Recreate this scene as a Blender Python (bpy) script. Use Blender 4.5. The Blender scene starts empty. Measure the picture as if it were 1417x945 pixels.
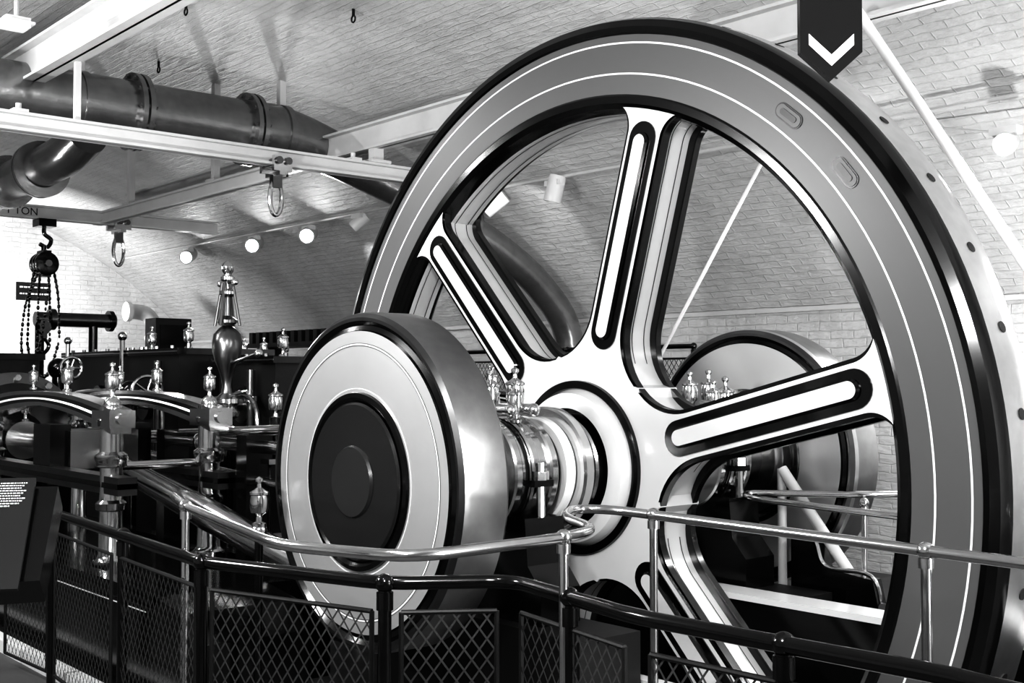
import bpy, math, random
from mathutils import Vector, Matrix
random.seed(4)
pi=math.pi; cos=math.cos; sin=math.sin; rad=math.radians
S=bpy.context.scene
S.view_settings.view_transform='Standard'
try: S.view_settings.look='High Contrast'
except Exception: pass

# ------------------------------------------------------------ materials
def mat(name,v,rough=.4,metal=0.0,noise=0.0,nscale=8,bump=0.0,emit=0,coat=0.0):
    m=bpy.data.materials.new(name); m.use_nodes=True
    nt=m.node_tree; b=nt.nodes['Principled BSDF']
    b.inputs['Base Color'].default_value=(v,v,v,1)
    b.inputs['Roughness'].default_value=rough
    b.inputs['Metallic'].default_value=metal
    if coat: b.inputs['Coat Weight'].default_value=coat; b.inputs['Coat Roughness'].default_value=.08
    if emit:
        b.inputs['Emission Color'].default_value=(1,1,1,1); b.inputs['Emission Strength'].default_value=emit
    tc=nt.nodes.new('ShaderNodeTexCoord'); n=nt.nodes.new('ShaderNodeTexNoise')
    n.inputs['Scale'].default_value=nscale; n.inputs['Detail'].default_value=6
    nt.links.new(tc.outputs['Object'],n.inputs['Vector'])
    mr=nt.nodes.new('ShaderNodeMapRange'); mr.inputs[3].default_value=v*(1-noise); mr.inputs[4].default_value=min(1,v*(1+noise))
    nt.links.new(n.outputs['Fac'],mr.inputs[0])
    cc=nt.nodes.new('ShaderNodeCombineColor')
    for i in range(3): nt.links.new(mr.outputs[0],cc.inputs[i])
    nt.links.new(cc.outputs[0],b.inputs['Base Color'])
    if bump:
        bp=nt.nodes.new('ShaderNodeBump'); bp.inputs['Strength'].default_value=bump; bp.inputs['Distance'].default_value=.02
        nt.links.new(n.outputs['Fac'],bp.inputs['Height']); nt.links.new(bp.outputs[0],b.inputs['Normal'])
    return m
def brick(name,v,bw=.23,bh=.075):
    m=bpy.data.materials.new(name); m.use_nodes=True; nt=m.node_tree; b=nt.nodes['Principled BSDF']
    b.inputs['Roughness'].default_value=.5
    tc=nt.nodes.new('ShaderNodeTexCoord'); br=nt.nodes.new('ShaderNodeTexBrick')
    br.inputs['Scale'].default_value=1; br.inputs['Brick Width'].default_value=bw; br.inputs['Row Height'].default_value=bh
    br.inputs['Mortar Size'].default_value=.007; br.inputs['Mortar Smooth'].default_value=1.0
    br.inputs['Color1'].default_value=(v,v,v,1); br.inputs['Color2'].default_value=(v*.96,)*3+(1,); br.inputs['Mortar'].default_value=(v*.97,)*3+(1,)
    wn=nt.nodes.new('ShaderNodeTexNoise'); wn.inputs['Scale'].default_value=5; wn.inputs['Detail'].default_value=4
    nt.links.new(tc.outputs['UV'],wn.inputs['Vector'])
    wm=nt.nodes.new('ShaderNodeVectorMath'); wm.operation='MULTIPLY_ADD'; wm.inputs[1].default_value=(.06,.05,0)
    nt.links.new(wn.outputs['Color'],wm.inputs[0]); nt.links.new(tc.outputs['UV'],wm.inputs[2])
    nt.links.new(wm.outputs[0],br.inputs['Vector'])
    n=nt.nodes.new('ShaderNodeTexNoise'); n.inputs['Scale'].default_value=1.3; n.inputs['Detail'].default_value=9; n.inputs['Roughness'].default_value=.72
    nt.links.new(tc.outputs['UV'],n.inputs['Vector'])
    mx=nt.nodes.new('ShaderNodeMix'); mx.data_type='RGBA'; mx.blend_type='MULTIPLY'; mx.inputs[0].default_value=.6
    nt.links.new(br.outputs['Color'],mx.inputs[6])
    r=nt.nodes.new('ShaderNodeValToRGB'); r.color_ramp.elements[0].position=.35; r.color_ramp.elements[1].position=.62
    r.color_ramp.elements[0].color=(.6,.6,.6,1)
    nt.links.new(n.outputs['Fac'],r.inputs[0]); nt.links.new(r.outputs[0],mx.inputs[7]); nt.links.new(mx.outputs[2],b.inputs['Base Color'])
    mp=nt.nodes.new('ShaderNodeMapping'); mp.inputs['Scale'].default_value=(7,16,1)
    nt.links.new(tc.outputs['UV'],mp.inputs[0])
    n2=nt.nodes.new('ShaderNodeTexNoise'); n2.inputs['Scale'].default_value=1; n2.inputs['Detail'].default_value=7; n2.inputs['Roughness'].default_value=.6
    nt.links.new(mp.outputs[0],n2.inputs['Vector'])
    ad=nt.nodes.new('ShaderNodeMath'); ad.operation='MULTIPLY_ADD'; ad.inputs[1].default_value=-.2
    nt.links.new(br.outputs['Fac'],ad.inputs[0]); nt.links.new(n2.outputs['Fac'],ad.inputs[2])
    bp=nt.nodes.new('ShaderNodeBump'); bp.inputs['Strength'].default_value=.85; bp.inputs['Distance'].default_value=.032
    nt.links.new(ad.outputs[0],bp.inputs['Height']); nt.links.new(bp.outputs[0],b.inputs['Normal'])
    return m
GREY=mat('wheel_grey_enamel',.105,.36,0,.04,3)
BLACK=mat('black_enamel',.003,.15,0,.2,5)
MATBLK=mat('dull_black',.004,.5,0,.2,5)
MESHM=mat('mesh_wire',.10,.35,.6,.1,5)
WHITE=mat('cream_enamel',.8,.2,0,.04,4,coat=.5)
PIN=mat('pinstripe_white',.9,.4)
STEEL=mat('polished_steel',.62,.16,1,.12,20)
TREAD=mat('brushed_tread_steel',.7,.30,1,.15,14,bump=.04)
DTREAD=mat('disc_tread_steel',.36,.32,1,.2,14,bump=.05)
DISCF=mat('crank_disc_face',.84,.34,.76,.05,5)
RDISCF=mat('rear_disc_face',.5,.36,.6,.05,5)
DKGREY=mat('dark_grey_enamel',.020,.2,0,.1,5)
DKSTEEL=mat('dark_steel',.16,.28,1,.2,10)
BOSS=mat('disc_boss_enamel',.04,.3,.3,.1,6)
BRASS=mat('oiler_metal',.65,.15,1,.1,20)
PAINT=mat('white_beam_paint',.56,.5,0,.12,6,bump=.15)
PIPE=mat('dark_pipe_paint',.25,.24,.8,.35,9,bump=.2)
BRK=brick('painted_brick',.66)
FLOORM=mat('floor_concrete',.07,.6,0,.3,5,bump=.2)
LAMP=mat('lamp_glow',1,.5,emit=150)
LAMPD=mat('lamp_casing',.7,.4)
SIGN=mat('sign_black',.012,.25,0,.1,4)
SIGNW=mat('sign_white',.9,.5)

# ------------------------------------------------------------ mesh helpers
class MB:
    def __init__(s): s.v=[];s.f=[];s.m=[];s.mats=[];s.sm=[]
    def mi(s,m):
        if m not in s.mats: s.mats.append(m)
        return s.mats.index(m)
    def add(s,vs,fs,m,smooth=False,M=None):
        o=len(s.v)
        for v in vs:
            v=Vector(v); s.v.append(M@v if M else v)
        k=s.mi(m) if not isinstance(m,list) else None
        for i,f in enumerate(fs):
            s.f.append([o+a for a in f]); s.m.append(k if k is not None else s.mi(m[i])); s.sm.append(smooth)
    def box(s,a,b,m,M=None):
        x0,y0,z0=a;x1,y1,z1=b
        vs=[(x0,y0,z0),(x1,y0,z0),(x1,y1,z0),(x0,y1,z0),(x0,y0,z1),(x1,y0,z1),(x1,y1,z1),(x0,y1,z1)]
        s.add(vs,[(0,3,2,1),(4,5,6,7),(0,1,5,4),(1,2,6,5),(2,3,7,6),(3,0,4,7)],m,False,M)
    def lathe(s,prof,M,m,n=48,smooth=True,closed=False,a0=0,a1=2*pi):
        full=abs(a1-a0-2*pi)<1e-6; k=n if full else n+1; vs=[];fs=[];ms=[]
        for i in range(k):
            a=a0+(a1-a0)*i/n
            for r,h in prof: vs.append((r*cos(a),r*sin(a),h))
        P=len(prof); segs=P if closed else P-1
        for i in range(n):
            j=(i+1)%k
            for q in range(segs):
                q2=(q+1)%P
                fs.append((i*P+q,j*P+q,j*P+q2,i*P+q2)); ms.append(m[q] if isinstance(m,list) else m)
        s.add(vs,fs,ms,smooth,M)
    def cyl(s,p0,p1,r,m,n=20,r2=None,cap=True):
        p0=Vector(p0);p1=Vector(p1);d=p1-p0;L=d.length
        M=Matrix.Translation(p0)@d.to_track_quat('Z','Y').to_matrix().to_4x4()
        r2=r if r2 is None else r2
        s.lathe([(0.0001,0),(r,0),(r2,L),(0.0001,L)] if cap else [(r,0),(r2,L)],M,m,n,True)
    def sph(s,c,r,m,n=16,sc=(1,1,1)):
        P=[(max(.0001,r*sin(pi*i/10)),-r*cos(pi*i/10)) for i in range(11)]
        s.lathe(P,Matrix.Translation(Vector(c))@Matrix.Diagonal((sc[0],sc[1],sc[2],1)),m,n)
    def tube(s,pts,r,m,n=14,closed=False):
        pts=[Vector(p) for p in pts]; rings=[];N=len(pts); up=None
        for i,p in enumerate(pts):
            a=pts[i-1] if i>0 else (pts[-1] if closed else p); b=pts[(i+1)%N] if (i<N-1 or closed) else p
            t=(b-a).normalized()
            if up is None: up=t.orthogonal().normalized()
            up=(up-t*up.dot(t)).normalized(); sd=t.cross(up)
            rr=r[i] if isinstance(r,list) else r
            rings.append([p+(up*cos(2*pi*k/n)+sd*sin(2*pi*k/n))*rr for k in range(n)])
        vs=[v for R in rings for v in R]; fs=[]
        for i in range(N if closed else N-1):
            j=(i+1)%N
            for k in range(n):
                k2=(k+1)%n; fs.append((i*n+k,i*n+k2,j*n+k2,j*n+k))
        s.add(vs,fs,m,True)
        if not closed:
            s.add(rings[0],[tuple(range(n))],m); s.add(rings[-1],[tuple(range(n))],m)
    def prism(s,poly,h0,h1,M,m,ms=None,smooth=False):
        n=len(poly); vs=[(x,y,h0) for x,y in poly]+[(x,y,h1) for x,y in poly]
        s.add(vs,[tuple(range(n))[::-1],tuple(range(n,2*n))],m,False,M)
        s.add(vs,[(i,(i+1)%n,n+(i+1)%n,n+i) for i in range(n)],ms or m,smooth,M)
    def obj(s,name,parent=None,angle=35):
        me=bpy.data.meshes.new(name); me.from_pydata([tuple(v) for v in s.v],[],s.f)
        for m in s.mats: me.materials.append(m)
        me.polygons.foreach_set('material_index',s.m); me.polygons.foreach_set('use_smooth',s.sm)
        me.update()
        import bmesh
        bm=bmesh.new(); bm.from_mesh(me); bmesh.ops.recalc_face_normals(bm,faces=bm.faces); bm.to_mesh(me); bm.free()
        try: me.set_sharp_from_angle(angle=rad(angle))
        except Exception: pass
        o=bpy.data.objects.new(name,me); S.collection.objects.link(o)
        if parent: o.parent=parent
        return o
def empty(name,loc=(0,0,0)):
    e=bpy.data.objects.new(name,None); S.collection.objects.link(e); return e
def smoothpath(pts,k=8):
    P=[Vector(p) for p in pts]; out=[]
    P=[2*P[0]-P[1]]+P+[2*P[-1]-P[-2]]
    for i in range(1,len(P)-2):
        for j in range(k):
            t=j/k; a,b,c,d=P[i-1],P[i],P[i+1],P[i+2]
            out.append(.5*((2*b)+(c-a)*t+(2*a-5*b+4*c-d)*t*t+(3*b-a-3*c+d)*t**3))
    out.append(P[-2]); return out
def roundpath(pts,r,k=5):
    P=[Vector(p) for p in pts]; out=[P[0]]
    for i in range(1,len(P)-1):
        a=(P[i-1]-P[i]); b=(P[i+1]-P[i]); ra=min(r,a.length*.45); rb=min(r,b.length*.45)
        A=P[i]+a.normalized()*ra; B=P[i]+b.normalized()*rb
        for j in range(k+1):
            t=j/k; out.append((1-t)**2*A+2*t*(1-t)*P[i]+t*t*B)
    out.append(P[-1]); return out
def MY(y=0,x=0,z=0): return Matrix(((1,0,0,x),(0,0,1,y),(0,1,0,z),(0,0,0,1)))
def MX(x=0,y=0,z=0): return Matrix(((0,0,1,x),(1,0,0,y),(0,1,0,z),(0,0,0,1)))
def MZ(x,y,z): return Matrix.Translation((x,y,z))

# ------------------------------------------------------------ room
YC=-.5; ZS=1.08; VR=7.0; VC=-3.72; X0=-14; X1=7.5; Y0=-5.6; Y1=4.6; FL=-1.16
def uvsurf(name,grid,uvs,m):
    vs=[v for r in grid for v in r]; nr=len(grid);nc=len(grid[0]); fs=[]
    for i in range(nr-1):
        for j in range(nc-1): fs.append((i*nc+j,i*nc+j+1,(i+1)*nc+j+1,(i+1)*nc+j))
    me=bpy.data.meshes.new(name); me.from_pydata(vs,[],fs); uv=me.uv_layers.new(name='UVMap'); U=[u for r in uvs for u in r]
    for l in me.loops: uv.data[l.index].uv=U[l.vertex_index]
    for p in me.polygons: p.use_smooth=True
    me.materials.append(m); o=bpy.data.objects.new(name,me); S.collection.objects.link(o); return o
rows=[];uvr=[];th=math.asin(5.1/VR)
for i in range(49):
    a=-th+2*th*i/48; y=YC+VR*sin(a); z=VC+VR*cos(a)
    rows.append([(X0,y,z),(X1,y,z)]); uvr.append([(X0,a*VR),(X1,a*VR)])
uvsurf('ceiling',rows,uvr,BRK)
def wall(name,a,b,z0,z1,m=BRK):
    a=Vector((a[0],a[1],0));b=Vector((b[0],b[1],0));L=(b-a).length
    uvsurf(name,[[(a.x,a.y,z0),(b.x,b.y,z0)],[(a.x,a.y,z1),(b.x,b.y,z1)]],[[(0,z0),(L,z0)],[(0,z1),(L,z1)]],m)
wall('wall_back',(X0,Y1),(X1,Y1),-2.6,ZS+.01)
wall('wall_front',(X0,Y0),(X1,Y0),-2.6,ZS+.01)
def endwall(name,x):
    r1=[];r2=[];u1=[];u2=[]
    for i in range(33):
        a=-th+2*th*i/32; y=YC+VR*sin(a); z=VC+VR*cos(a); r1.append((x,y,-2.6)); r2.append((x,y,z)); u1.append((y,-2.6)); u2.append((y,z))
    uvsurf(name,[r1,r2],[u1,u2],BRK)
endwall('wall_left',X0); endwall('wall_right',X1)
f=MB(); px0,px1,py0,py1=-2.6,2.6,-.22,.56
f.box((X0,Y0,FL-.2),(X1,py0,FL),FLOORM); f.box((X0,py1,FL-.2),(X1,Y1,FL),FLOORM)
f.box((X0,py0,FL-.2),(px0,py1,FL),FLOORM); f.box((px1,py0,FL-.2),(X1,py1,FL),FLOORM)
f.box((px0-.1,py0-.1,-2.6),(px1+.1,py1+.1,-2.5),FLOORM)
f.box((px0,py0-.1,-2.5),(px1,py0,FL-.2),FLOORM); f.box((px0,py1,-2.5),(px1,py1+.1,FL-.2),FLOORM)
f.box((px0-.1,py0,-2.5),(px0,py1,FL-.2),FLOORM); f.box((px1,py0,-2.5),(px1+.1,py1,FL-.2),FLOORM)
f.obj('floor')
t=MB(); t.box((X0,Y1-.04,ZS-.03),(X1,Y1,ZS+.01),PAINT); t.obj('trim_1')
t=MB(); t.box((-1.2,-.31,FL),(2.6,-.24,-.88),WHITE); t.obj('pit_kerb')
t=MB(); t.box((-6,-1.88,FL),(-1.3,-1.80,-1.09),PIN); t.obj('floor_kerb')

# ------------------------------------------------------------ flywheel
FW=empty('flywheel'); W=.31
m=MB()
prof=[(1.80,.05),(1.805,.015),(1.83,-.006),(1.865,-.006),(1.875,0),(2.165,0),(2.172,-.012),(2.20,-.02),(2.235,-.005),(2.25,.03),(2.25,.06),(2.255,.18),(2.25,W-.03),(2.235,W),(1.83,W),(1.80,W-.03),(1.79,W-.06),(1.79,.09)]
mats=[BLACK,BLACK,BLACK,BLACK,GREY,BLACK,BLACK,BLACK,BLACK,BLACK,TREAD,TREAD,BLACK,GREY,BLACK,BLACK,WHITE,BLACK]
m.lathe(prof,MY(0),mats,160,True,closed=True); m.obj('rim',FW,25)
m=MB()
for r in (1.975,2.125):
    m.lathe([(r-.0045,-.002),(r+.0045,-.002)],MY(0),PIN,160,False)
m.lathe([(1.788,.12),(1.788,.126)],MY(0),MATBLK,128); m.lathe([(1.788,.21),(1.788,.216)],MY(0),MATBLK,128)
m.obj('rim_pinstripes',FW)
m=MB()
for i in range(42):
    a=2*pi*i/42-.01; d=Vector((cos(a),0,sin(a)))
    m.cyl(d*2.245+Vector((0,.17,0)),d*2.2565+Vector((0,.17,0)),.023,MATBLK,12)
m.obj('tread_bar_holes',FW)
def stadium(r0,r1,hw,n=10):
    P=[]
    for i in range(n+1):
        a=-pi/2+pi*i/n; P.append((r1-hw+hw*cos(a),hw*sin(a)))
    for i in range(n+1):
        a=pi/2+pi*i/n; P.append((r0+hw+hw*cos(a),hw*sin(a)))
    return P
m=MB()
for ang in (50,39):
    M=MY(0)@Matrix.Rotation(rad(ang),4,'Z')@Matrix.Translation((2.05,0,0))@Matrix.Rotation(pi/2,4,'Z')
    m.prism(stadium(-.08,.08,.034),-.004,.01,M,DKGREY,MATBLK); m.prism(stadium(-.073,.073,.027),-.007,.01,M,GREY,GREY); m.prism(stadium(-.05,.05,.013),-.010,.01,M,BOSS,MATBLK)
m.obj('rim_cover_plates',FW)
HW=.125; RO=.32
def wof(r,hw=HW,inner=True):
    w=hw
    if r<.78: w=hw+RO-math.sqrt(max(0,RO*RO-(.78-r)**2))
    if r>1.69: w=hw+.13-math.sqrt(max(0,.0169-(min(r,1.8199)-1.69)**2))
    return w
sp=MB()
ST=[.502+.278*i/10 for i in range(11)]+[.95,1.15,1.35,1.55]+[1.69+.125*i/8 for i in range(9)]
B1=W-.05;B2=W-.025;B3=W-.017
for k in range(6):
    ang=rad(14+60*k); M=MY(0)@Matrix.Rotation(ang,4,'Z')
    def outline(d): 
        return [(r,wof(r)-d) for r in ST]+[(r,-(wof(r)-d)) for r in reversed(ST)]
    def slab(d,h0,h1,mf,ms):
        o=outline(d); n=len(o); half=n//2
        vs=[(x,y,h0) for x,y in o]+[(x,y,h1) for x,y in o]
        fs=[];ms_=[]
        for i in range(half-1):
            fs.append((i,i+1,n-2-i,n-1-i)); ms_.append(mf)
            fs.append((n+i,n+i+1,2*n-2-i,2*n-1-i)); ms_.append(mf)
            fs.append((i,i+1,n+i+1,n+i)); ms_.append(ms)
            j=n-1-i; fs.append((j,j-1,n+j-1,n+j)); ms_.append(ms)
        sp.add(vs,fs,ms_,False,M)
    slab(.020,.008,.06,WHITE,BLACK); slab(0,.018,.06,BLACK,BLACK)
    slab(.045,.055,B1,WHITE,WHITE)
    slab(0,B1-.012,B2,BLACK,BLACK); slab(.012,B1-.005,B3,WHITE,BLACK)
    A=stadium(.62,1.755,.084,12); C=stadium(.68,1.69,.037,12); C2=stadium(.668,1.702,.047,12)
    sp.prism(A,.001,.02,M,BLACK)
    n=len(C); vs=[(x,y,-.006) for x,y in C2]+[(x,y,-.018) for x,y in C]
    sp.add(vs,[(i,(i+1)%n,n+(i+1)%n,n+i) for i in range(n)],BLACK,True,M); sp.add([(x,y,-.018) for x,y in C],[tuple(range(n))],WHITE,False,M)
    sp.add([(x,y,.002) for x,y in C2]+[(x,y,-.006) for x,y in C2],[(i,(i+1)%n,n+(i+1)%n,n+i) for i in range(n)],BLACK,True,M)
    for sgn in (1,-1):
        for h in (.115,.2):
            pts=[(r,sgn*(wof(r)-.044),h) for r in ST[3:-2]]; pts2=[(r,sgn*(wof(r)-.044),h+.006) for r in ST[3:-2]]
            n=len(pts); sp.add(pts+pts2,[(i,i+1,n+i+1,n+i) for i in range(n-1)],MATBLK,False,M)
sp.obj('spokes',FW,30)
h=MB()
hexa=[(.58*cos(rad(14+30+60*i)),.58*sin(rad(14+30+60*i))) for i in range(6)]
h.prism(hexa,.008,B3,MY(0),WHITE)
h.lathe([(.44,.012),(.438,-.012),(.40,-.014),(.395,.0),(.385,-.02),(.375,-.06),(.33,-.075),(.30,-.075),(.295,-.02),(.27,-.02),(.265,-.10),(.255,-.11),(.17,-.11)],MY(0),[BLACK,BLACK,BLACK,WHITE,WHITE,WHITE,WHITE,BLACK,BLACK,STEEL,STEEL,STEEL],96)
h.lathe([(.44,W-.012),(.438,W+.012),(.40,W+.014),(.385,W+.02),(.375,W+.06),(.30,W+.075),(.17,W+.08)],MY(0),[BLACK,BLACK,WHITE,WHITE,WHITE,STEEL],96)
h.obj('hub',FW,30)

# ------------------------------------------------------------ crank shaft, discs, bearings
s=MB()
s.lathe([(.0001,-1.08),(.17,-1.08),(.17,1.36),(.0001,1.36)],MY(0),STEEL,48)
for y,r,w,mm in ((-.20,.31,.07,STEEL),(-.14,.27,.05,BLACK),(-.27,.26,.06,WHITE),(-.33,.235,.03,BLACK),(.47,.3,.07,STEEL),(.6,.25,.06,WHITE)):
    s.lathe([(.16,-w/2),(r-.01,-w/2),(r,-w/2+.012),(r,w/2-.012),(r-.01,w/2),(.16,w/2)],MY(y),mm,64)
for y in (-.84,-.93):
    s.lathe([(.16,-.03),(.3,-.03),(.31,-.02),(.31,.02),(.3,.03),(.16,.03)],MY(y),STEEL,48)
s.obj('crankshaft',FW)
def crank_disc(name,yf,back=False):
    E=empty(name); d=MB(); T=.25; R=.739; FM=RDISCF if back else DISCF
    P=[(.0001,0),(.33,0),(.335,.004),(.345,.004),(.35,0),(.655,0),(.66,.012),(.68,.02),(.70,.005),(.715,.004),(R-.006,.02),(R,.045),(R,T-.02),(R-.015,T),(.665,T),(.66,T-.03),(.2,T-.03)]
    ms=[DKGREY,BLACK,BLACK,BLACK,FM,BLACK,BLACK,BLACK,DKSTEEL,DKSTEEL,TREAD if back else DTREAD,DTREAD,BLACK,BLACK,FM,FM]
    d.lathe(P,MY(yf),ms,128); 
    d.lathe([(.34,-.002),(.365,-.016),(.385,-.012),(.39,0)],MY(yf),BLACK,96)
    if not back:
        d.lathe([(.0001,-.022),(.335,-.022),(.345,-.012)],MY(yf),DKGREY,96)
        d.lathe([(.0001,-.034),(.15,-.034),(.158,-.021)],MY(yf),BOSS,64)
    else:
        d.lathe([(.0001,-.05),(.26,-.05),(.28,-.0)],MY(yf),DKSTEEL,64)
    d.obj('disc',E,25)
    if not back:
        q=MB(); q.lathe([(.593,-.002),(.600,-.002)],MY(yf),PIN,128,False); q.lathe([(.589,-.001),(.593,-.001)],MY(yf),GREY,128,False); q.lathe([(.600,-.001),(.603,-.001)],MY(yf),GREY,128,False)
        q.lathe([(.402,-.002),(.406,-.002)],MY(yf),PIN,96,False); q.obj('disc_pinstripes',E)
crank_disc('crank_disc',-1.32); crank_disc('crank_disc',1.35,True)

def oiler(mb,x,y,z,s=1.0,m=BRASS):
    P=[(.012,0),(.03,0),(.03,.012),(.014,.02),(.012,.04),(.02,.05),(.034,.058),(.038,.075),(.038,.11),(.034,.128),(.04,.132),(.04,.14),(.02,.152),(.01,.16),(.008,.175),(.016,.185),(.016,.195),(.0001,.205)]
    mb.lathe([(r*s,h*s) for r,h in P],MZ(x,y,z),m,20)
def bearing(name,y,sx=1):
    E=empty(name); b=MB()
    w=.13
    b.lathe([(.172,-w),(.24,-w),(.25,-w+.01),(.25,w-.01),(.24,w),(.172,w)],MY(y),STEEL,64)
    for yy in (-w-.005,-.03,w-.045):
        b.lathe([(.172,yy),(.262,yy),(.27,yy+.01),(.27,yy+.04),(.262,yy+.05),(.172,yy+.05)],MY(y),STEEL,64)
    b.lathe([(.25,-.06),(.256,-.055),(.256,-.04),(.25,-.035)],MY(y),BLACK,64)
    b.prism([(-.31,-.19),(.31,-.19),(.33,-.4),(.42,-.5),(.42,-.66),(-.42,-.66),(-.42,-.5),(-.33,-.4)],-w+.01,w-.01,MY(y),BLACK)
    b.box((-.75,y-.2,FL),(.75,y+.17,-.66),MATBLK)
    for xx in (-.285,.285):
        b.cyl((xx,y,-.19),(xx,y,.06),.022,STEEL,10); b.cyl((xx,y,-.02),(xx,y,.02),.04,STEEL,6)
    b.box((-.31,y-.06,-.05),(-.2,y+.06,-.02),BLACK); b.box((.2,y-.06,-.05),(.31,y+.06,-.02),BLACK)
    b.obj('housing',E)
    o=MB()
    for xx,yy,zz,s in ((0,-.07,.26,1.15),(.0,.09,.26,1.2),(.11,-.0,.24,1.0),(-.1,.03,.24,1.0)):
        oiler(o,xx,y+yy,zz,s)
    if sx>1: oiler(o,.03,y+.2,.2,1.3); o.cyl((.03,y+.2,.16),(.03,y+.2,.21),.03,BRASS,12)
    o.cyl((.1,y-.09,.3),(.17,y-.09,.3),.03,BRASS,14); o.sph((.18,y-.09,.3),.032,BRASS)
    o.cyl((.1,y+.05,.3),(.17,y+.05,.3),.03,BRASS,14); o.sph((.18,y+.05,.3),.032,BRASS)
    o.obj('oil_cups',E)
bearing('shaft_bearing',-.5); bearing('shaft_bearing',.95,2)

# ------------------------------------------------------------ engines
def column(mb,x,y,z0,z1,s=1.0):
    H=z1-z0
    P=[(.0001,0),(.09,0),(.09,.04),(.075,.05),(.062,.07),(.058,H*.35),(.075,H*.36),(.078,H*.40),(.06,H*.42),(.055,H*.5),(.058,H*.62),(.078,H*.63),(.08,H*.66),(.085,H*.67),(.085,H*.70),(.06,H*.72),(.058,H*.86),(.07,H*.88),(.075,H*.92),(.06,H*.94),(.06,H),(.0001,H)]
    mb.lathe([(r*s,h) for r,h in P],MZ(x,y,z0),STEEL,28)
def engine(name,yc,d):
    E=empty(name); g=MB()
    for sy in (-.3,.3):
        y=yc+sy; n=20; xa,xb=-4.4,-2.12
        for (w,z0,z1,mm) in ((.06,-.07,.055,STEEL),(.065,-.036,.026,BLACK),(.067,-.012,.002,PIN)):
            vs=[];fs=[]
            for i in range(n+1):
                u=i/n; x=xa+(xb-xa)*u; z=.245+.10*(1-(2*u-1)**2)-.03*u
                k=.7+.4*(abs(2*u-1))
                vs+=[(x,y-w,z+z0*k),(x,y+w,z+z0*k),(x,y+w,z+z1*k),(x,y-w,z+z1*k)]
            for i in range(n):
                for q in range(4):
                    fs.append((4*i+q,4*i+(q+1)%4,4*i+4+(q+1)%4,4*i+4+q))
            fs+= [(0,1,2,3),(4*n,4*n+3,4*n+2,4*n+1)]
            g.add(vs,fs,mm)
        g.box((xa,y-.055,-.2),(xb+.1,y+.055,-.1),DKSTEEL)
        g.box((xa,y-.06,-.165),(xb+.1,y+.06,-.135),BLACK)
        column(g,-2.25,y,-.62,.29,1.1); column(g,-4.35,y,-.62,.2)
        g.box((-2.36,y-.075,.17),(-2.10,y+.075,.27),STEEL); g.sph((-2.25,y,.30),.05,STEEL)
        g.cyl((-2.11,y,.22),(-2.08,y,.22),.035,BRASS,16)
    g.cyl((-2.25,yc-.3,-.05),(-2.25,yc+.3,-.05),.025,STEEL,12)
    g.obj('crosshead_guides',E)
    o=MB()
    for x,sy,z,s in ((-3.55,-.3,.38,.8),(-2.95,-.3,.37,.95),(-2.25,-.3,.33,1.05),(-3.6,.3,.38,.8),(-3.0,.3,.37,.95),(-2.25,.3,.33,.95)):
        oiler(o,x,yc+sy,z,s)
    o.obj('oil_cups',E)
    c=MB()
    c.cyl((-5,yc,0),(-3.2,yc,0),.05,STEEL)
    c.box((-3.5,yc-.22,-.12),(-3.1,yc+.22,.12),DKSTEEL); c.box((-3.45,yc-.33,-.1),(-3.15,yc-.2,.16),BLACK); c.box((-3.45,yc+.2,-.1),(-3.15,yc+.33,.16),BLACK)
    ry=yc+.24*d; a=Vector((-3.25,yc,-.02)); b=Vector((-.45,ry,-.64))
    mid=(a+b)/2
    c.cyl(a,mid,.06,STEEL,20,.09); c.cyl(mid,b,.09,STEEL,20,.065)
    D=(b-a).normalized(); M=Matrix.Translation(b)@D.to_track_quat('X','Z').to_matrix().to_4x4()
    c.box((-.2,-.05,-.12),(.12,.05,.12),STEEL,M)
    c.obj('connecting_rod',E)
    r=MB()
    r.cyl((-.35,yc+.40*d,.22),(-3.6,yc+.45*d,.06),.03,STEEL); r.cyl((-.35,yc+.40*d,-.22),(-3.6,yc+.45*d,-.06),.03,STEEL)
    r.cyl((-6,yc+.45*d,.05),(-1.4,yc+.45*d,.05),.04,STEEL)
    for x in (-1.9,-3.0): r.box((x-.06,yc+.38*d-.05,-.6),(x+.06,yc+.45*d+.05,.12),BLACK)
    for x in (-2.6,-3.8):
        r.lathe([(.04,-.04),(.07,-.04),(.075,-.03),(.075,.03),(.07,.04),(.04,.04)],MX(x,yc+.45*d,.05),BRASS,20)
    r.obj('valve_rods',E)
    k=MB()
    k.box((-6.8,yc-.5,FL),(-1.2,yc+.5,-.62),BLACK)
    k.box((-6.8,yc-.52,-.66),(-1.2,yc-.42,-.60),BLACK); k.box((-6.8,yc+.42,-.66),(-1.2,yc+.52,-.60),BLACK)
    k.box((-6.75,yc-.525,-.70),(-1.25,yc-.523,-.694),PIN)
    k.prism([(-1.2,-.62),(-.9,-.66),(-.8,-.8),(-.8,FL),(-1.2,FL)],-.5,.12,MY(yc),BLACK)
    k.lathe([(.0001,-6.9),(.3,-6.9),(.42,-6.85),(.5,-6.8),(.5,-6.7),(.46,-6.68),(.46,-4.95),(.5,-4.93),(.5,-4.83),(.42,-4.8),(.2,-4.75),(.14,-4.6),(.0001,-4.6)],MX(0,yc,0),[BLACK,BLACK,STEEL,DKSTEEL,STEEL,BLACK,STEEL,DKSTEEL,DKSTEEL,BLACK,BLACK,STEEL],64)
    for i in range(12):
        a=2*pi*i/12; k.cyl((-4.83,yc+.46*cos(a),.46*sin(a)),(-4.77,yc+.46*cos(a),.46*sin(a)),.025,STEEL,6)
    k.box((-6.4,yc-.3,.35),(-5.2,yc+.3,.62),BLACK); k.box((-6.45,yc-.33,.6),(-5.15,yc+.33,.65),BLACK)
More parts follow.
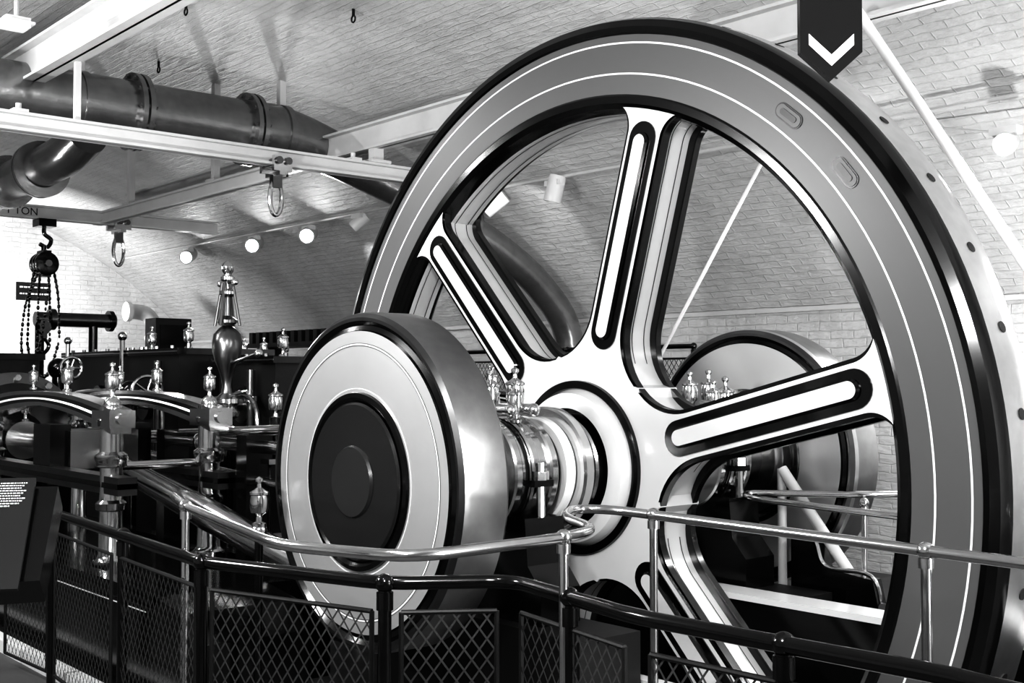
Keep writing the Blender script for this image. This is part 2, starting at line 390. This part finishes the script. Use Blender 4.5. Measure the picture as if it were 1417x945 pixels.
    k.box((-6.9,yc-.4,-.66),(-4.7,yc+.4,-.35),BLACK)
    k.obj('cylinder_and_bed',E)
    o=MB()
    for x in (-6.2,-5.8,-5.4): oiler(o,x,yc-.2,.65,1.0); 
    oiler(o,-4.6,yc,.14,1.0); o.obj('cylinder_oil_cups',E)
engine('horizontal_steam_engine',-1.2,1); engine('horizontal_steam_engine',1.62,-1)

E=empty('valve_chest')
c=MB()
for x0,x1,y0,y1,zt in ((-7.9,-6.0,.3,1.0,.72),(-5.8,-4.6,.0,.8,.70),(-4.4,-3.5,.25,.75,.62)):
    c.box((x0,y0,FL),(x1,y1,zt-.05),MATBLK); c.box((x0-.04,y0-.04,zt-.05),(x1+.04,y1+.04,zt),BLACK)
    c.box((x0-.041,y0-.042,zt-.03),(x1+.041,y0-.04,zt-.02),STEEL)
    for i in range(int((x1-x0)/.3)+1): c.cyl((x0+.1+i*.3,y0+.03,zt),(x0+.1+i*.3,y0+.03,zt+.025),.018,DKSTEEL,6)
    oiler(c,x1-.15,y0+.15,zt,1.1)
    c.cyl(((x0+x1)/2,y0-.05,.25),((x0+x1)/2,y0+.02,.25),.14,DKSTEEL,24); c.cyl(((x0+x1)/2,y0-.1,.25),((x0+x1)/2,y0-.04,.25),.05,STEEL,16)
    c.cyl((x0+.2,y0-.06,-.5),(x0+.2,y0-.06,zt+.1),.022,STEEL,10); c.sph((x0+.2,y0-.06,zt+.12),.04,BRASS)
    c.cyl((x1-.25,y0-.07,-.5),(x1-.25,y0-.07,zt-.1),.03,DKSTEEL,12)
    for q in (.0,.3): c.lathe([(.03,-.02),(.055,-.02),(.055,.02),(.03,.02)],MZ(x1-.25,y0-.07,q),STEEL,16)
    c.tube(smoothpath([(x0+.4,y0-.08,-.4),(x0+.4,y0-.1,.1),(x0+.5,y0-.12,.3),(x1-.3,y0-.12,.34),(x1-.1,y0-.1,.2),(x1-.1,y0-.1,-.4)],5),.02,STEEL,8)
c.obj('casing',E)
def handwheel(name,x,y,z,r):
    E=empty(name); b=MB()
    b.tube([(x,y+r*cos(a),z+r*sin(a)) for a in [2*pi*i/32 for i in range(32)]],.014,STEEL,8,closed=True)
    for i in range(5):
        a=2*pi*i/5; b.cyl((x,y,z),(x,y+r*cos(a),z+r*sin(a)),.01,STEEL,8)
    b.cyl((x-.3,y,z),(x+.03,y,z),.02,STEEL,10); b.sph((x-.3,y,z),.09,BLACK); b.cyl((x-.3,y,FL),(x-.3,y,z),.05,BLACK,14)
    b.obj('wheel_and_stem',E)
handwheel('valve_handwheel',-4.3,-.4,.35,.12); handwheel('valve_handwheel',-5.6,-.5,.54,.09)
E=empty('header_pipe'); b=MB()
b.cyl((-9,.35,1.12),(-9,1.25,1.12),.08,DKSTEEL,20); b.cyl((-9,1.17,1.12),(-9,1.22,1.12),.12,BLACK,20); b.cyl((-9,.5,1.12),(-9,.56,1.12),.12,DKSTEEL,20)
b.cyl((-9,.4,FL),(-9,.4,1.1),.05,BLACK,12); b.cyl((-9,1.0,FL),(-9,1.0,1.1),.05,BLACK,12); b.obj('pipe',E)
E=empty('control_cabinet'); b=MB(); b.box((-9.3,1.75,FL),(-9,2.2,1.18),MATBLK); b.box((-9.0,1.8,.2),(-8.985,2.15,1.1),BLACK); b.box((-8.985,2.08,.6),(-8.97,2.11,.72),STEEL); b.obj('cabinet_body',E)
E=empty('centrifugal_governor'); g=MB(); gx,gy=-3.2,-.3
P=[(.0001,-1.16),(.16,-1.16),(.16,-1.1),(.09,-1.05),(.05,-.9),(.05,-.2),(.07,-.17),(.07,.1),(.04,.12),(.045,.16),(.085,.19),(.09,.22),(.06,.25),(.085,.28),(.085,.31),(.04,.35),(.03,.40),(.04,.46),(.06,.52),(.085,.58),(.10,.64),(.105,.70),(.095,.76),(.06,.80),(.035,.82),(.07,.84),(.07,.86),(.03,.89),(.025,1.02)]
g.lathe(P,MZ(gx,gy,0),[BLACK]*8+[STEEL]*7+[DKSTEEL]*13,32)
g.lathe([(.03,.02+1.0),(.06,1.04),(.06,1.06),(.02,1.08),(.02,1.12),(.05,1.14),(.05,1.16),(.025,1.18),(.04,1.20),(.045,1.23),(.03,1.26),(.0001,1.28)],MZ(gx,gy,0),BRASS,20)
for a in (0,pi*.5,pi,pi*1.5):
    dx,dy=cos(a+.6)*.08,sin(a+.6)*.08
    g.cyl((gx+dx*1.2,gy+dy*1.2,.82),(gx+dx*.5,gy+dy*.5,1.12),.011,DKSTEEL,8)
g.cyl((gx-.11,gy,1.12),(gx+.11,gy,1.12),.012,BRASS,8)
for q in (-.11,.11): g.sph((gx+q,gy,1.12),.024,BRASS)
g.cyl((gx,gy,.1),(gx+.8,gy,.1),.025,STEEL,10)
g.cyl((gx,gy,.55),(gx+.45,gy,.62),.012,STEEL,8); g.sph((gx+.45,gy,.62),.03,BRASS)
g.cyl((gx-.3,gy,.3),(gx+.3,gy,.36),.014,STEEL,8)
g.obj('governor_stand',E)
E=empty('gauge_stand'); b=MB()
bx,by=-1.95,-.62
b.box((bx-.13,by-.1,-.45),(bx+.13,by+.1,-.05),BLACK); b.box((bx-.16,by-.13,-.05),(bx+.16,by+.13,-.02),STEEL); b.box((bx-.16,by-.13,-.48),(bx+.16,by+.13,-.45),STEEL)
for sx,sz in (((-.12,-.10),(-.44,-.07)),((.10,.12),(-.44,-.07))): b.box((bx+sx[0],by-.106,sz[0]),(bx+sx[1],by-.1,sz[1]),STEEL)
b.add([(bx-.07,by-.105,-.25),(bx,by-.105,-.13),(bx+.07,by-.105,-.25),(bx,by-.105,-.37)],[(0,1,2,3)],DKSTEEL)
b.cyl((bx,by,-.02),(bx,by,.22),.035,BLACK); oiler(b,bx,by,.2,1.1); b.box((bx-.1,by-.08,FL),(bx+.1,by+.08,-.48),BLACK)
b.obj('stand_body',E)
E=empty('drip_oiler_stand'); b=MB()
b.cyl((-.68,-1.42,FL),(-.68,-1.42,-.27),.02,BLACK); b.sph((-.68,-1.42,-.27),.04,BRASS); oiler(b,-.68,-1.42,-.25,1.15); b.obj('stand',E)

E=empty('engine_plinth'); b=MB()
b.box((-1.4,.60,FL),(2.9,.74,-.66),BLACK); b.box((-1.4,.58,-.66),(2.9,.76,-.63),WHITE)
b.box((.8,.8,FL),(3.2,1.9,-.80),BLACK); b.box((.9,.8,-.8),(2.6,1.0,-.76),WHITE); b.box((.9,1.5,-.8),(2.6,1.6,-.76),PAINT)
b.prism([(.45,FL),(.45,-.42),(.62,-.42),(.66,-.55),(.95,-.58),(1.0,-.8),(1.0,FL)],-.04,.04,MY(1.22),BLACK)
b.tube(smoothpath([(.42,1.17,-.40),(.60,1.17,-.40),(.68,1.17,-.54),(.95,1.17,-.56),(1.02,1.17,-.76)],6),.012,STEEL,8)
b.cyl((.95,1.24,-.78),(.35,1.24,-.05),.03,PAINT,12); b.cyl((.35,1.24,-.78),(.35,1.24,-.05),.025,PAINT,12)
for y,z in ((1.1,-.70),(1.25,-.66),(1.4,-.72)): b.cyl((1.05,y,z),(2.9,y,z),.03,DKSTEEL,12); b.cyl((1.3,y,-.8),(1.3,y,z),.02,BLACK,8); b.cyl((1.5,y,z),(1.56,y,z),.05,STEEL,14)
b.obj('plinth_blocks',E)

# ------------------------------------------------------------ railings
ZR=-.06
def handrail(name,pts,posts,zbot,r=.017,m=STEEL,extra=()):
    E=empty(name); t=MB(); t.tube(roundpath(pts,.14),r,m)
    for p in pts[:1]+pts[-1:]: t.sph(p,r*1.0,m)
    t.obj('rail',E); q=MB()
    for x,y in posts:
        z=pts[0][2]
        q.cyl((x,y,zbot),(x,y,z-.02),r*.85,m,14); q.sph((x,y,z),r*1.5,m); q.cyl((x,y,z-.05),(x,y,z-.02),r*1.25,m,14)
        q.cyl((x,y,zbot),(x,y,zbot+.03),r*2.2,m,14)
    q.obj('posts',E)
handrail('steel_handrail',[(-.45,-1.95,ZR),(-.07,-2.08,ZR),(1.15,-2.36,ZR),(1.62,-2.2,ZR),(1.60,-1.6,ZR),(1.52,-1.36,ZR),(1.18,-1.2,ZR),(1.0,-.98,ZR),(1.12,-.88,ZR),(2.5,-.98,ZR),(3.9,-1.06,ZR)],
  [(-.07,-2.08),(1.59,-1.58),(1.35,-.897),(2.5,-.98),(3.6,-1.05)],FL,.018)
handrail('steel_handrail',[(3.4,.80,-.2),(1.5,.82,-.2),(.33,.94,-.19),(.22,1.08,-.18),(.82,1.27,-.16),(1.0,1.6,-.16),(1.0,2.6,-.16)],[(1.5,.9),(.84,1.28)],-.76,.018)

def meshpanel(mb,a,b,z0,z1,sp=.052,m=MESHM,wd=.0042):
    a=Vector((a[0],a[1],0));b=Vector((b[0],b[1],0));L=(b-a).length;u=(b-a)/L; nrm=Vector((-u.y,u.x,0)); H=z1-z0
    k=1.35
    def P(s,z,o=0): return a+u*s+Vector((0,0,z0+z))+nrm*o
    n=int((L+H/k)/sp)+1
    for sgn,o in ((1,.002),(-1,-.002)):
        for i in range(n+1):
            s0=i*sp-(H/k)
            za=max(0,-s0*k); zb=min(H,(L-s0)*k)
            if zb-za<.005: continue
            sa=s0+za/k; sb=s0+zb/k
            if sgn<0: sa,sb=L-sa,L-sb
            d=wd
            mb.add([P(sa-d,za,o),P(sa+d,za,o),P(sb+d,zb,o),P(sb-d,zb,o)],[(0,1,2,3)],m)
    for (p,q) in ((P(0,0),P(L,0)),(P(L,0),P(L,H)),(P(L,H),P(0,H)),(P(0,H),P(0,0))):
        mb.cyl(p,q,.009,MATBLK,8)
def fence(name,pts,ztop,zbot,posts,r=.024,inset=.08,mtop=.1,m=MESHM):
    E=empty(name); t=MB(); t.tube(roundpath([(x,y,ztop) for x,y in pts],.1),r,BLACK)
    for x,y in posts:
        t.cyl((x,y,FL),(x,y,ztop),r*.95,BLACK,14); t.sph((x,y,ztop),r*1.4,BLACK); t.cyl((x,y,ztop-.09),(x,y,ztop-.03),r*1.2,BLACK)
    t.obj('rails',E); p=MB()
    for (x0,y0),(x1,y1) in zip(pts[:-1],pts[1:]):
        L=math.hypot(x1-x0,y1-y0)
        if L<.3: continue
        k=max(1,round(L/1.0)); 
        for i in range(k):
            f0=i/k+inset/L*.7; f1=(i+1)/k-inset/L*.7
            meshpanel(p,(x0+(x1-x0)*f0,y0+(y1-y0)*f0),(x0+(x1-x0)*f1,y0+(y1-y0)*f1),zbot,ztop-mtop,m=m)
    p.obj('mesh_panels',E)
fence('mesh_railing',[(-2.6,-1.98),(-1.9,-1.95),(.16,-2.12),(1.0,-1.86),(1.25,-1.50),(1.95,-1.63),(2.9,-1.58),(3.7,-1.7)],-.25,-1.08,
  [(-1.9,-1.95),(-.8,-2.03),(.16,-2.12),(1.0,-1.86),(1.6,-1.565),(2.45,-1.60),(3.2,-1.62)])
fence('mesh_railing',[(-8,3.25),(-2.0,3.25)],.72,-.3,[(-8,3.25),(-6.5,3.25),(-5,3.25),(-3.5,3.25),(-2.0,3.25)],.02,m=MATBLK)
fence('mesh_railing',[(1.2,2.5),(4.4,2.5)],-.1,-.9,[(1.2,2.5),(2.6,2.5),(4,2.5)],.02,m=MATBLK)

# ------------------------------------------------------------ info sign
E=empty('information_panel'); b=MB()
TR=Vector((1.29,-3.127,.194)); BR=Vector((1.469,-3.227,-.05)); dn=(BR-TR); left=Vector((-.48,-.87,0)).normalized()
nrm=dn.cross(left).normalized()
if nrm.z<0: nrm=-nrm
Wd=.5; v=[TR,TR+left*Wd,BR+left*Wd,BR]; v2=[p-nrm*.012 for p in v]
b.add(v+v2,[(0,1,2,3),(7,6,5,4),(0,3,7,4),(0,4,5,1),(1,5,6,2),(2,6,7,3)],DKGREY)
v=[TR-left*.05+dn*.02-nrm*.03,TR+left*.48+dn*.02-nrm*.03,BR+left*.48-dn*.05-nrm*.03,BR-left*.04-dn*.12-nrm*.03]; v2=[p-nrm*.10 for p in v]
b.add(v+v2,[(0,1,2,3),(7,6,5,4),(0,3,7,4),(0,4,5,1),(1,5,6,2),(2,6,7,3)],BLACK)
b.cyl(TR+left*.25+dn*.5-nrm*.05,(1.15,-3.4,FL),.03,BLACK)
b.obj('panel',E)
b=MB()
def strip(u0,u1,v0,v1):
    p=lambda u,w: TR+left*u+dn*w+nrm*.002
    b.add([p(u0,v0),p(u1,v0),p(u1,v1),p(u0,v1)],[(0,1,2,3)],SIGNW)
for i in range(10):
    e=.078-(.006*(i%3)) if i<9 else .045; vv=.05+i*.024
    u=.078-e+.018
    while u<.082:
        w=random.uniform(.002,.008); strip(u,min(u+w,.083),vv,vv+.010); u+=w+.002
strip(.10,.106,.06,.2); strip(.106,.125,.06,.08); strip(.106,.125,.13,.15); strip(.122,.128,.07,.14)
b.obj('panel_text',E)
E=empty('wall_notice'); b=MB(); b.box((X0+.002,1.75,1.65),(X0+.03,2.25,1.92),SIGN)
for z in (1.84,1.74):
    y=1.8
    while y<2.18:
        w=random.uniform(.02,.06); b.box((X0+.03,y,z),(X0+.033,y+w,z+.02),SIGNW); y+=w+.015
b.obj('plate',E)
E=empty('hanging_direction_sign'); b=MB()
c=Vector((1.93,-.6,0)); uu=Vector((.652,.758,0)); M=Matrix(((uu.x,-uu.y,0,c.x),(uu.y,uu.x,0,c.y),(0,0,1,0),(0,0,0,1)))
zb=1.50; poly=[(-.11,zb+.10),(0,zb),(.11,zb+.10),(.11,2.35),(-.11,2.35)]
vs=[(x,-.02,z) for x,z in poly]+[(x,.02,z) for x,z in poly]
b.add(vs,[(0,1,2,3,4),(9,8,7,6,5)]+[(i,(i+1)%5,5+(i+1)%5,5+i) for i in range(5)],SIGN,False,M)
b.add([(-.08,-.022,zb+.165),(-.08,-.022,zb+.125),(0,-.022,zb+.05),(.08,-.022,zb+.125),(.08,-.022,zb+.165),(0,-.022,zb+.09)],[(0,1,2,5),(5,2,3,4)],SIGNW,False,M)
b.cyl((c.x,c.y,2.3),(c.x,c.y,3.27),.015,PAINT)
b.obj('sign_blade',E)

# ------------------------------------------------------------ ceiling steelwork
def ibeam(mb,a,b,w,h,m=PAINT):
    a=Vector(a);b=Vector(b);L=(b-a).length; M=Matrix.Translation(a)@(b-a).to_track_quat('X','Z').to_matrix().to_4x4()
    mb.box((0,-w/2,-h/2),(L,w/2,-h/2+.02),m,M); mb.box((0,-w/2,h/2-.02),(L,w/2,h/2),m,M); mb.box((0,-.01,-h/2),(L,.01,h/2),m,M)
def beam(name,a,b,w,h,hang=()):
    mb=MB(); ibeam(mb,a,b,w,h)
    for x,y,z0,z1 in hang: mb.box((x-.03,y-.03,z0),(x+.03,y+.03,z1),PAINT); mb.box((x-.08,y-.06,z0-.0),(x+.08,y+.06,z0+.02),PAINT)
    return mb.obj(name)
def vz(y): return VC+math.sqrt(VR*VR-(y-YC)**2)
rb=MB(); ibeam(rb,(-3.92,-4.4,2.2),(-3.92,1.95,2.2),.12,.13)
rb.box((-3.96,1.38,2.26),(-3.88,1.48,2.40),PAINT); rb.box((-4.0,1.33,2.265),(-3.84,1.53,2.29),PAINT); rb.box((-3.94,-1.12,2.26),(-3.90,-1.08,2.69),PAINT)
for y in (-1.5,1.2): rb.box((-3.98,y-.05,2.262),(-3.86,y+.05,2.285),PAINT); rb.cyl((-3.92,y,2.26),(-3.92,y,2.33),.02,PAINT,8)
rb.obj('crane_runway_beam')
rb=MB(); ibeam(rb,(-8.25,-4.2,2.2),(-8.25,2.15,2.2),.12,.14)
rb.box((-8.27,-1.17,2.26),(-8.23,-1.13,2.69),PAINT)
rb.obj('crane_runway_beam')
beam('ceiling_beam',(-12,-1.15,2.82),(6,-1.15,2.82),.16,.27)
beam('ceiling_beam',(-9,1.43,2.5),(5,1.43,2.5),.14,.22)
beam('ceiling_beam',(-8.4,.8,2.2),(-4.3,.8,2.2),.10,.13,[(x,.8,2.26,vz(.8)) for x in (-7.5,-5.6)])
tx=bpy.data.curves.new('load_text','FONT'); tx.body='1 TON'; tx.size=.11; tx.extrude=.001
to=bpy.data.objects.new('beam_load_lettering',tx); S.collection.objects.link(to); tx.materials.append(MATBLK)
to.location=(-8.235,-.22,2.165); to.rotation_euler=(pi/2,0,pi/2)
b=MB(); ap=Vector((.78,1.33,2.45)); b.cyl(ap,(2.13,1.33,.30),.028,PIN,12); b.obj('brace_rod')
b=MB(); b.cyl((.70,1.33,2.45),(-.95,1.33,.14),.012,PIN,10); b.obj('brace_rod')
b=MB(); b.cyl((.2,3.2,2.15),(4.2,3.2,1.2),.008,PAINT,8); b.obj('tie_wire')
b=MB(); b.box((-2.96,-1.93,2.54),(-2.82,-1.79,2.60),LAMPD); b.cyl((-2.9,-1.85,2.6),(-2.9,-1.85,vz(-1.85)),.015,PAINT,8); b.box((-2.98,-1.95,2.56),(-2.80,-1.77,2.575),PAINT); b.obj('emergency_light')
b=MB()
for x,y in ((-5.5,.2),(-3.9,-.3),(-3.0,.6),(-2.4,1.8)):
    z=vz(y); b.cyl((x,y,z),(x,y,z-.05),.012,BLACK,8); b.tube([(x+.025*cos(a),y,z-.075+.025*sin(a)) for a in [2*pi*i/12 for i in range(12)]],.007,BLACK,6,closed=True)
b.obj('ceiling_eye_hooks')
E=empty('steam_pipe'); p=MB()
pp=[(-4.9,y,2.62) for y in (-2.6,-2,-1.5,-.8,-.1,.6,1.1)]+[(-4.85,1.6,2.5),(-4.8,2.1,2.3),(-4.7,2.7,2.05),(-4.62,3.3,1.78),(-4.6,3.9,1.40),(-4.6,4.3,.9),(-4.6,4.3,.0),(-4.6,4.3,-1.1)]
PP=smoothpath(pp,6); rr=[.25 if q.y<1.0 else max(.15,.25-(q.y-1.0)*.075) for q in PP]
p.tube(PP,rr,PIPE,28)
for y in (-1.9,-.27,.75,):
    for o in (-.03,.03):
        z=2.62
        p.lathe([(.2,o-.02),(.315,o-.02),(.315,o+.02),(.2,o+.02)],MY(y,-4.9,z),PIPE,32)
    for i in range(12):
        a=2*pi*i/12; p.cyl((-4.9+.285*cos(a),y-.07,z+.285*sin(a)),(-4.9+.285*cos(a),y+.07,z+.285*sin(a)),.02,PIPE,6)
d=(Vector((-4.62,3.3,1.78))-Vector((-4.7,2.7,2.05))).normalized(); M=Matrix.Translation((-4.65,3.0,1.925))@d.to_track_quat('Z','Y').to_matrix().to_4x4()
for o in (-.03,.03): p.lathe([(.14,o-.018),(.2,o-.018),(.2,o+.018),(.14,o+.018)],M,PIPE,28)
p.obj('main_pipe',E)
p=MB()
for y in (-.72,1.08):
    p.lathe([(.245,-.03),(.261,-.03),(.261,.03),(.245,.03)],MY(y,-4.9,2.62),PIPE,32); p.box((-4.93,y-.03,2.86),(-4.87,y+.03,vz(y)),PAINT)
p.obj('pipe_straps',E)
E=empty('branch_pipe'); p=MB()
PP=smoothpath([(-10,-.67,2.0),(-9,-.67,1.9),(-8.25,-.67,1.92),(-7.7,-.67,2.1),(-7.2,-.67,2.2),(-6.6,-.67,2.24),(-6.0,-.67,2.25),(-5.4,-.64,2.3),(-5.05,-.6,2.42)],6)
p.tube(PP,.17,PIPE,24)
for x in (-6.75,-5.9):
    for o in (-.03,.03): p.lathe([(.16,o-.02),(.24,o-.02),(.24,o+.02),(.16,o+.02)],MX(x,-.67,2.24),PIPE,32)
p.obj('pipe',E)
E=empty('wall_pipe_elbow'); p=MB()
PP=smoothpath([(-12,2.65,1.42),(-12,2.8,1.42),(-12,2.95,1.38),(-12,3.05,1.22),(-12,3.06,.9),(-12,3.06,-.2),(-12,3.06,-1.1)],6)
p.tube(PP,.11,PAINT,20); p.lathe([(.10,-.03),(.14,-.03),(.14,.03),(.10,.03)],MZ(-12,3.06,1.05),PAINT,24); p.lathe([(.0001,-.03),(.14,-.03),(.14,.03),(.10,.03)],MY(2.66,-12,1.42),PAINT,24); p.obj('pipe',E)

tr=MB(); tr.tube([(-13,3.0,2.28),(-6,3.0,2.28),(3,3.0,2.2),(7,3.0,2.2)],.016,PAINT,8); tr.obj('lighting_track')
def spotlamp(loc,aim,lit,power=0,angle=70,s=1.0):
    E=empty('spotlight_fixture'); b=MB(); L=Vector(loc); d=(Vector(aim)-L).normalized()
    b.box((L.x-.09,L.y-.04,L.z+.05),(L.x+.09,L.y+.04,L.z+.1),LAMPD)
    b.cyl(L+Vector((0,0,.09)),L,.012,LAMPD,8)
    M=Matrix.Translation(L)@d.to_track_quat('Z','Y').to_matrix().to_4x4()@Matrix.Scale(s,4)
    b.lathe([(.0001,-.12),(.06,-.12),(.065,-.1),(.065,.08),(.055,.08),(.05,.06)],M,LAMPD,20)
    b.lathe([(.0001,.06),(.055,.06)],M,LAMP if lit else STEEL,20)
    b.obj('can',E)
    if power:
        l=bpy.data.lights.new('spot_bulb','SPOT'); l.energy=power; l.spot_size=rad(angle); l.spot_blend=.5; l.shadow_soft_size=.04
        o=bpy.data.objects.new('spot_bulb',l); S.collection.objects.link(o); o.location=L+d*.12*s; o.rotation_euler=d.to_track_quat('-Z','Y').to_euler(); o.parent=E
for x in (-10.75,-8.9,-7.6): spotlamp((x,2.98,2.14),(x+5,-1.5,-.0),True,110,80,1.4)
spotlamp((-4.2,2.95,2.1),(-5.5,2.0,.9),False,0,70,1.2); spotlamp((-3.35,2.95,2.12),(-3.7,2.7,.3),False,0,70,1.2); spotlamp((-6.5,2.95,2.16),(-7.5,2,1),False)
spotlamp((.80,2.95,1.92),(2.5,-1.5,.6),True,90,90,1.1)

def trolley(name,x,y,z,s=1):
    E=empty(name); b=MB()
    b.box((x-.1*s,y-.07*s,z-.02),(x-.07*s,y+.07*s,z+.1),STEEL); b.box((x+.07*s,y-.07*s,z-.02),(x+.1*s,y+.07*s,z+.1),STEEL); b.box((x-.1*s,y-.03,z-.05),(x+.1*s,y+.03,z-.02),STEEL)
    pts=[(x,y+.045*s*cos(a),z-.19*s+.12*s*sin(a)) for a in [2*pi*i/24 for i in range(24)]]
    b.tube(pts,.016*s,STEEL,8,closed=True); b.box((x-.03,y-.04,z-.12*s),(x+.03,y+.04,z-.04),DKSTEEL)
    b.cyl((x-.12*s,y-.04,z+.06),(x+.12*s,y-.04,z+.06),.03,DKSTEEL,12); b.cyl((x-.12*s,y+.04,z+.06),(x+.12*s,y+.04,z+.06),.03,DKSTEEL,12)
    b.obj('trolley_body',E)
trolley('beam_trolley',-3.92,.48,2.1,1.15); trolley('beam_trolley',-8.25,.98,2.1,1.3)
E=empty('chain_hoist'); b=MB(); hx,hy=-8.25,.18
b.box((hx-.1,hy-.09,2.05),(hx+.1,hy+.09,2.13),BLACK)
b.tube(smoothpath([(hx,hy,2.08),(hx,hy,1.98),(hx,hy+.07,1.92),(hx,hy+.03,1.84),(hx,hy-.05,1.87)],6),.022,BLACK,10)
b.cyl((hx,hy,1.86),(hx,hy,1.78),.03,BLACK)
for o in (-.08,.0,.08):
    b.lathe([(.0001,-.02),(.10,-.02),(.125,-.01),(.125,.01),(.10,.02),(.0001,.02)],MX(hx+o,hy,1.66),BLACK,28)
b.box((hx-.09,hy-.045,1.52),(hx+.09,hy+.045,1.80),BLACK); b.cyl((hx-.14,hy,1.66),(hx+.15,hy,1.66),.035,DKSTEEL,14)
def chain(x,pts):
    P=smoothpath(pts,10); d=0
    for i in range(len(P)-1):
        a,c=P[i],P[i+1]; n=max(1,int((c-a).length/.04))
        for j in range(n):
            q=a+(c-a)*(j/n); d+=1
            b.sph(q,.017,BLACK,6,(1,1,1.5) if d%2 else (.7,.7,1.2))
for o,zz in ((-.16,.62),(-.06,.5),(.07,.55),(.17,.66)): chain(hx,[(hx,hy+o*.6,1.6),(hx,hy+o*.9,1.3),(hx,hy+o,zz+.2)])
chain(hx,[(hx,hy-.16,.82),(hx,hy-.1,.55),(hx,hy+.05,.5),(hx,hy+.17,.86)])
chain(hx+.1,[(hx+.1,hy-.1,1.55),(hx+.1,hy-.22,1.2),(hx+.1,hy-.25,.75),(hx+.1,hy-.15,.6),(hx+.1,hy-.05,.9),(hx+.1,hy+.02,1.5)])
b.lathe([(.0001,-.03),(.07,-.03),(.085,0),(.07,.03),(.0001,.03)],MX(hx,hy,1.0),BLACK,20); b.box((hx-.04,hy-.03,.88),(hx+.04,hy+.03,1.08),BLACK)
b.tube(smoothpath([(hx,hy,.9),(hx,hy+.06,.8),(hx,hy,.72),(hx,hy-.07,.77)],6),.02,BLACK,8)
b.obj('hoist_body',E)
E=empty('radiator_grille'); b=MB()
for i in range(16): b.box((-8.3+i*.16,2.6,.86),(-8.22+i*.16,3.0,1.0),MATBLK)
b.box((-8.35,2.58,.82),(-5.7,3.02,.87),MATBLK); b.box((-8.2,2.65,FL),(-8.1,2.95,.82),MATBLK); b.box((-5.9,2.65,FL),(-5.8,2.95,.82),MATBLK)
b.obj('grille',E)

# ------------------------------------------------------------ lights
def area(name,loc,aim,size,e,sy=None):
    l=bpy.data.lights.new(name,'AREA'); l.energy=e; l.size=size
    if sy: l.shape='RECTANGLE'; l.size_y=sy
    o=bpy.data.objects.new(name,l); S.collection.objects.link(o); o.location=loc
    o.rotation_euler=(Vector(aim)-Vector(loc)).to_track_quat('-Z','Y').to_euler(); return o
def spot(name,loc,aim,e,ang,soft=.05,blend=.4):
    l=bpy.data.lights.new(name,'SPOT'); l.energy=e; l.spot_size=rad(ang); l.spot_blend=blend; l.shadow_soft_size=soft
    o=bpy.data.objects.new(name,l); S.collection.objects.link(o); o.location=loc
    o.rotation_euler=(Vector(aim)-Vector(loc)).to_track_quat('-Z','Y').to_euler(); return o
area('added_light',(3.4,-3.9,2.0),(.6,-.3,0),.5,125)  # added key light for hub and spokes, no fixture modelled
area('added_light',(-1.9,-4.3,2.0),(-.3,-1.3,.3),.7,130)  # added light to brighten the crank disc face
area('added_light',(5.8,.2,1.9),(2.0,0,.3),.5,110,1.2)  # added so the steel tread has something bright to reflect
area('added_light',(5.6,.6,1.2),(7.5,1.0,.6),.6,160,1.5)  # added to light the right wall, which the tread mirrors
area('added_light',(5.6,-.1,-.2),(2.2,.1,-.4),.5,70,1.0)  # added low light for the lower right tread
area('added_strip_light',(-4.4,-2.9,2.5),(-3.8,-1.0,0),.08,55,2.0)  # added strip giving streak reflections on the glossy black parts
spot('uplight',(-1.6,-2.6,.6),(-4.2,1.0,3.2),230,100,.03)
spot('uplight',(-7.0,-3.0,.6),(-5.5,1.6,2.9),80,95,.03)
spot('uplight',(1.2,2.6,-.4),(.6,3.6,2.2),180,140,.1)
spot('uplight',(4.5,-2.5,.5),(3.5,2.5,2.6),150,110,.06)
spot('vault_washer',(-7.3,2.6,1.9),(-6.9,4.4,1.3),60,55,.03)
spot('vault_washer',(-3.5,2.5,1.9),(-4.6,3.9,1.9),20,60,.03)
spot('floor_spot',(1.6,-3.2,2.2),(.9,-.9,-1.0),120,50,.05)
spot('plinth_fill',(2.4,3.0,1.9),(1.7,1.1,-.8),90,45,.05)  # added spot that lightens the plinth details
area('added_light',(2.6,3.4,1.9),(2.4,4.4,-.5),.4,80)  # added light to lift the lower back wall
area('end_wall_fill',(-11.5,0.4,1.3),(-14,1.6,1.0),.5,150)  # added light to brighten the end wall, no fixture there
w=bpy.data.worlds.new('World'); S.world=w; w.use_nodes=True; w.node_tree.nodes['Background'].inputs[0].default_value=(.5,.5,.5,1); w.node_tree.nodes['Background'].inputs[1].default_value=.1
# ------------------------------------------------------------ camera
cd=bpy.data.cameras.new('camera'); cam=bpy.data.objects.new('camera',cd); S.collection.objects.link(cam)
cam.location=(4.348,-4.170,.44); cam.rotation_euler=(pi/2+.0328,0,.8603)
cd.sensor_fit='HORIZONTAL'; cd.sensor_width=36; cd.lens=1635/1417*36; cd.clip_start=.05
S.camera=cam
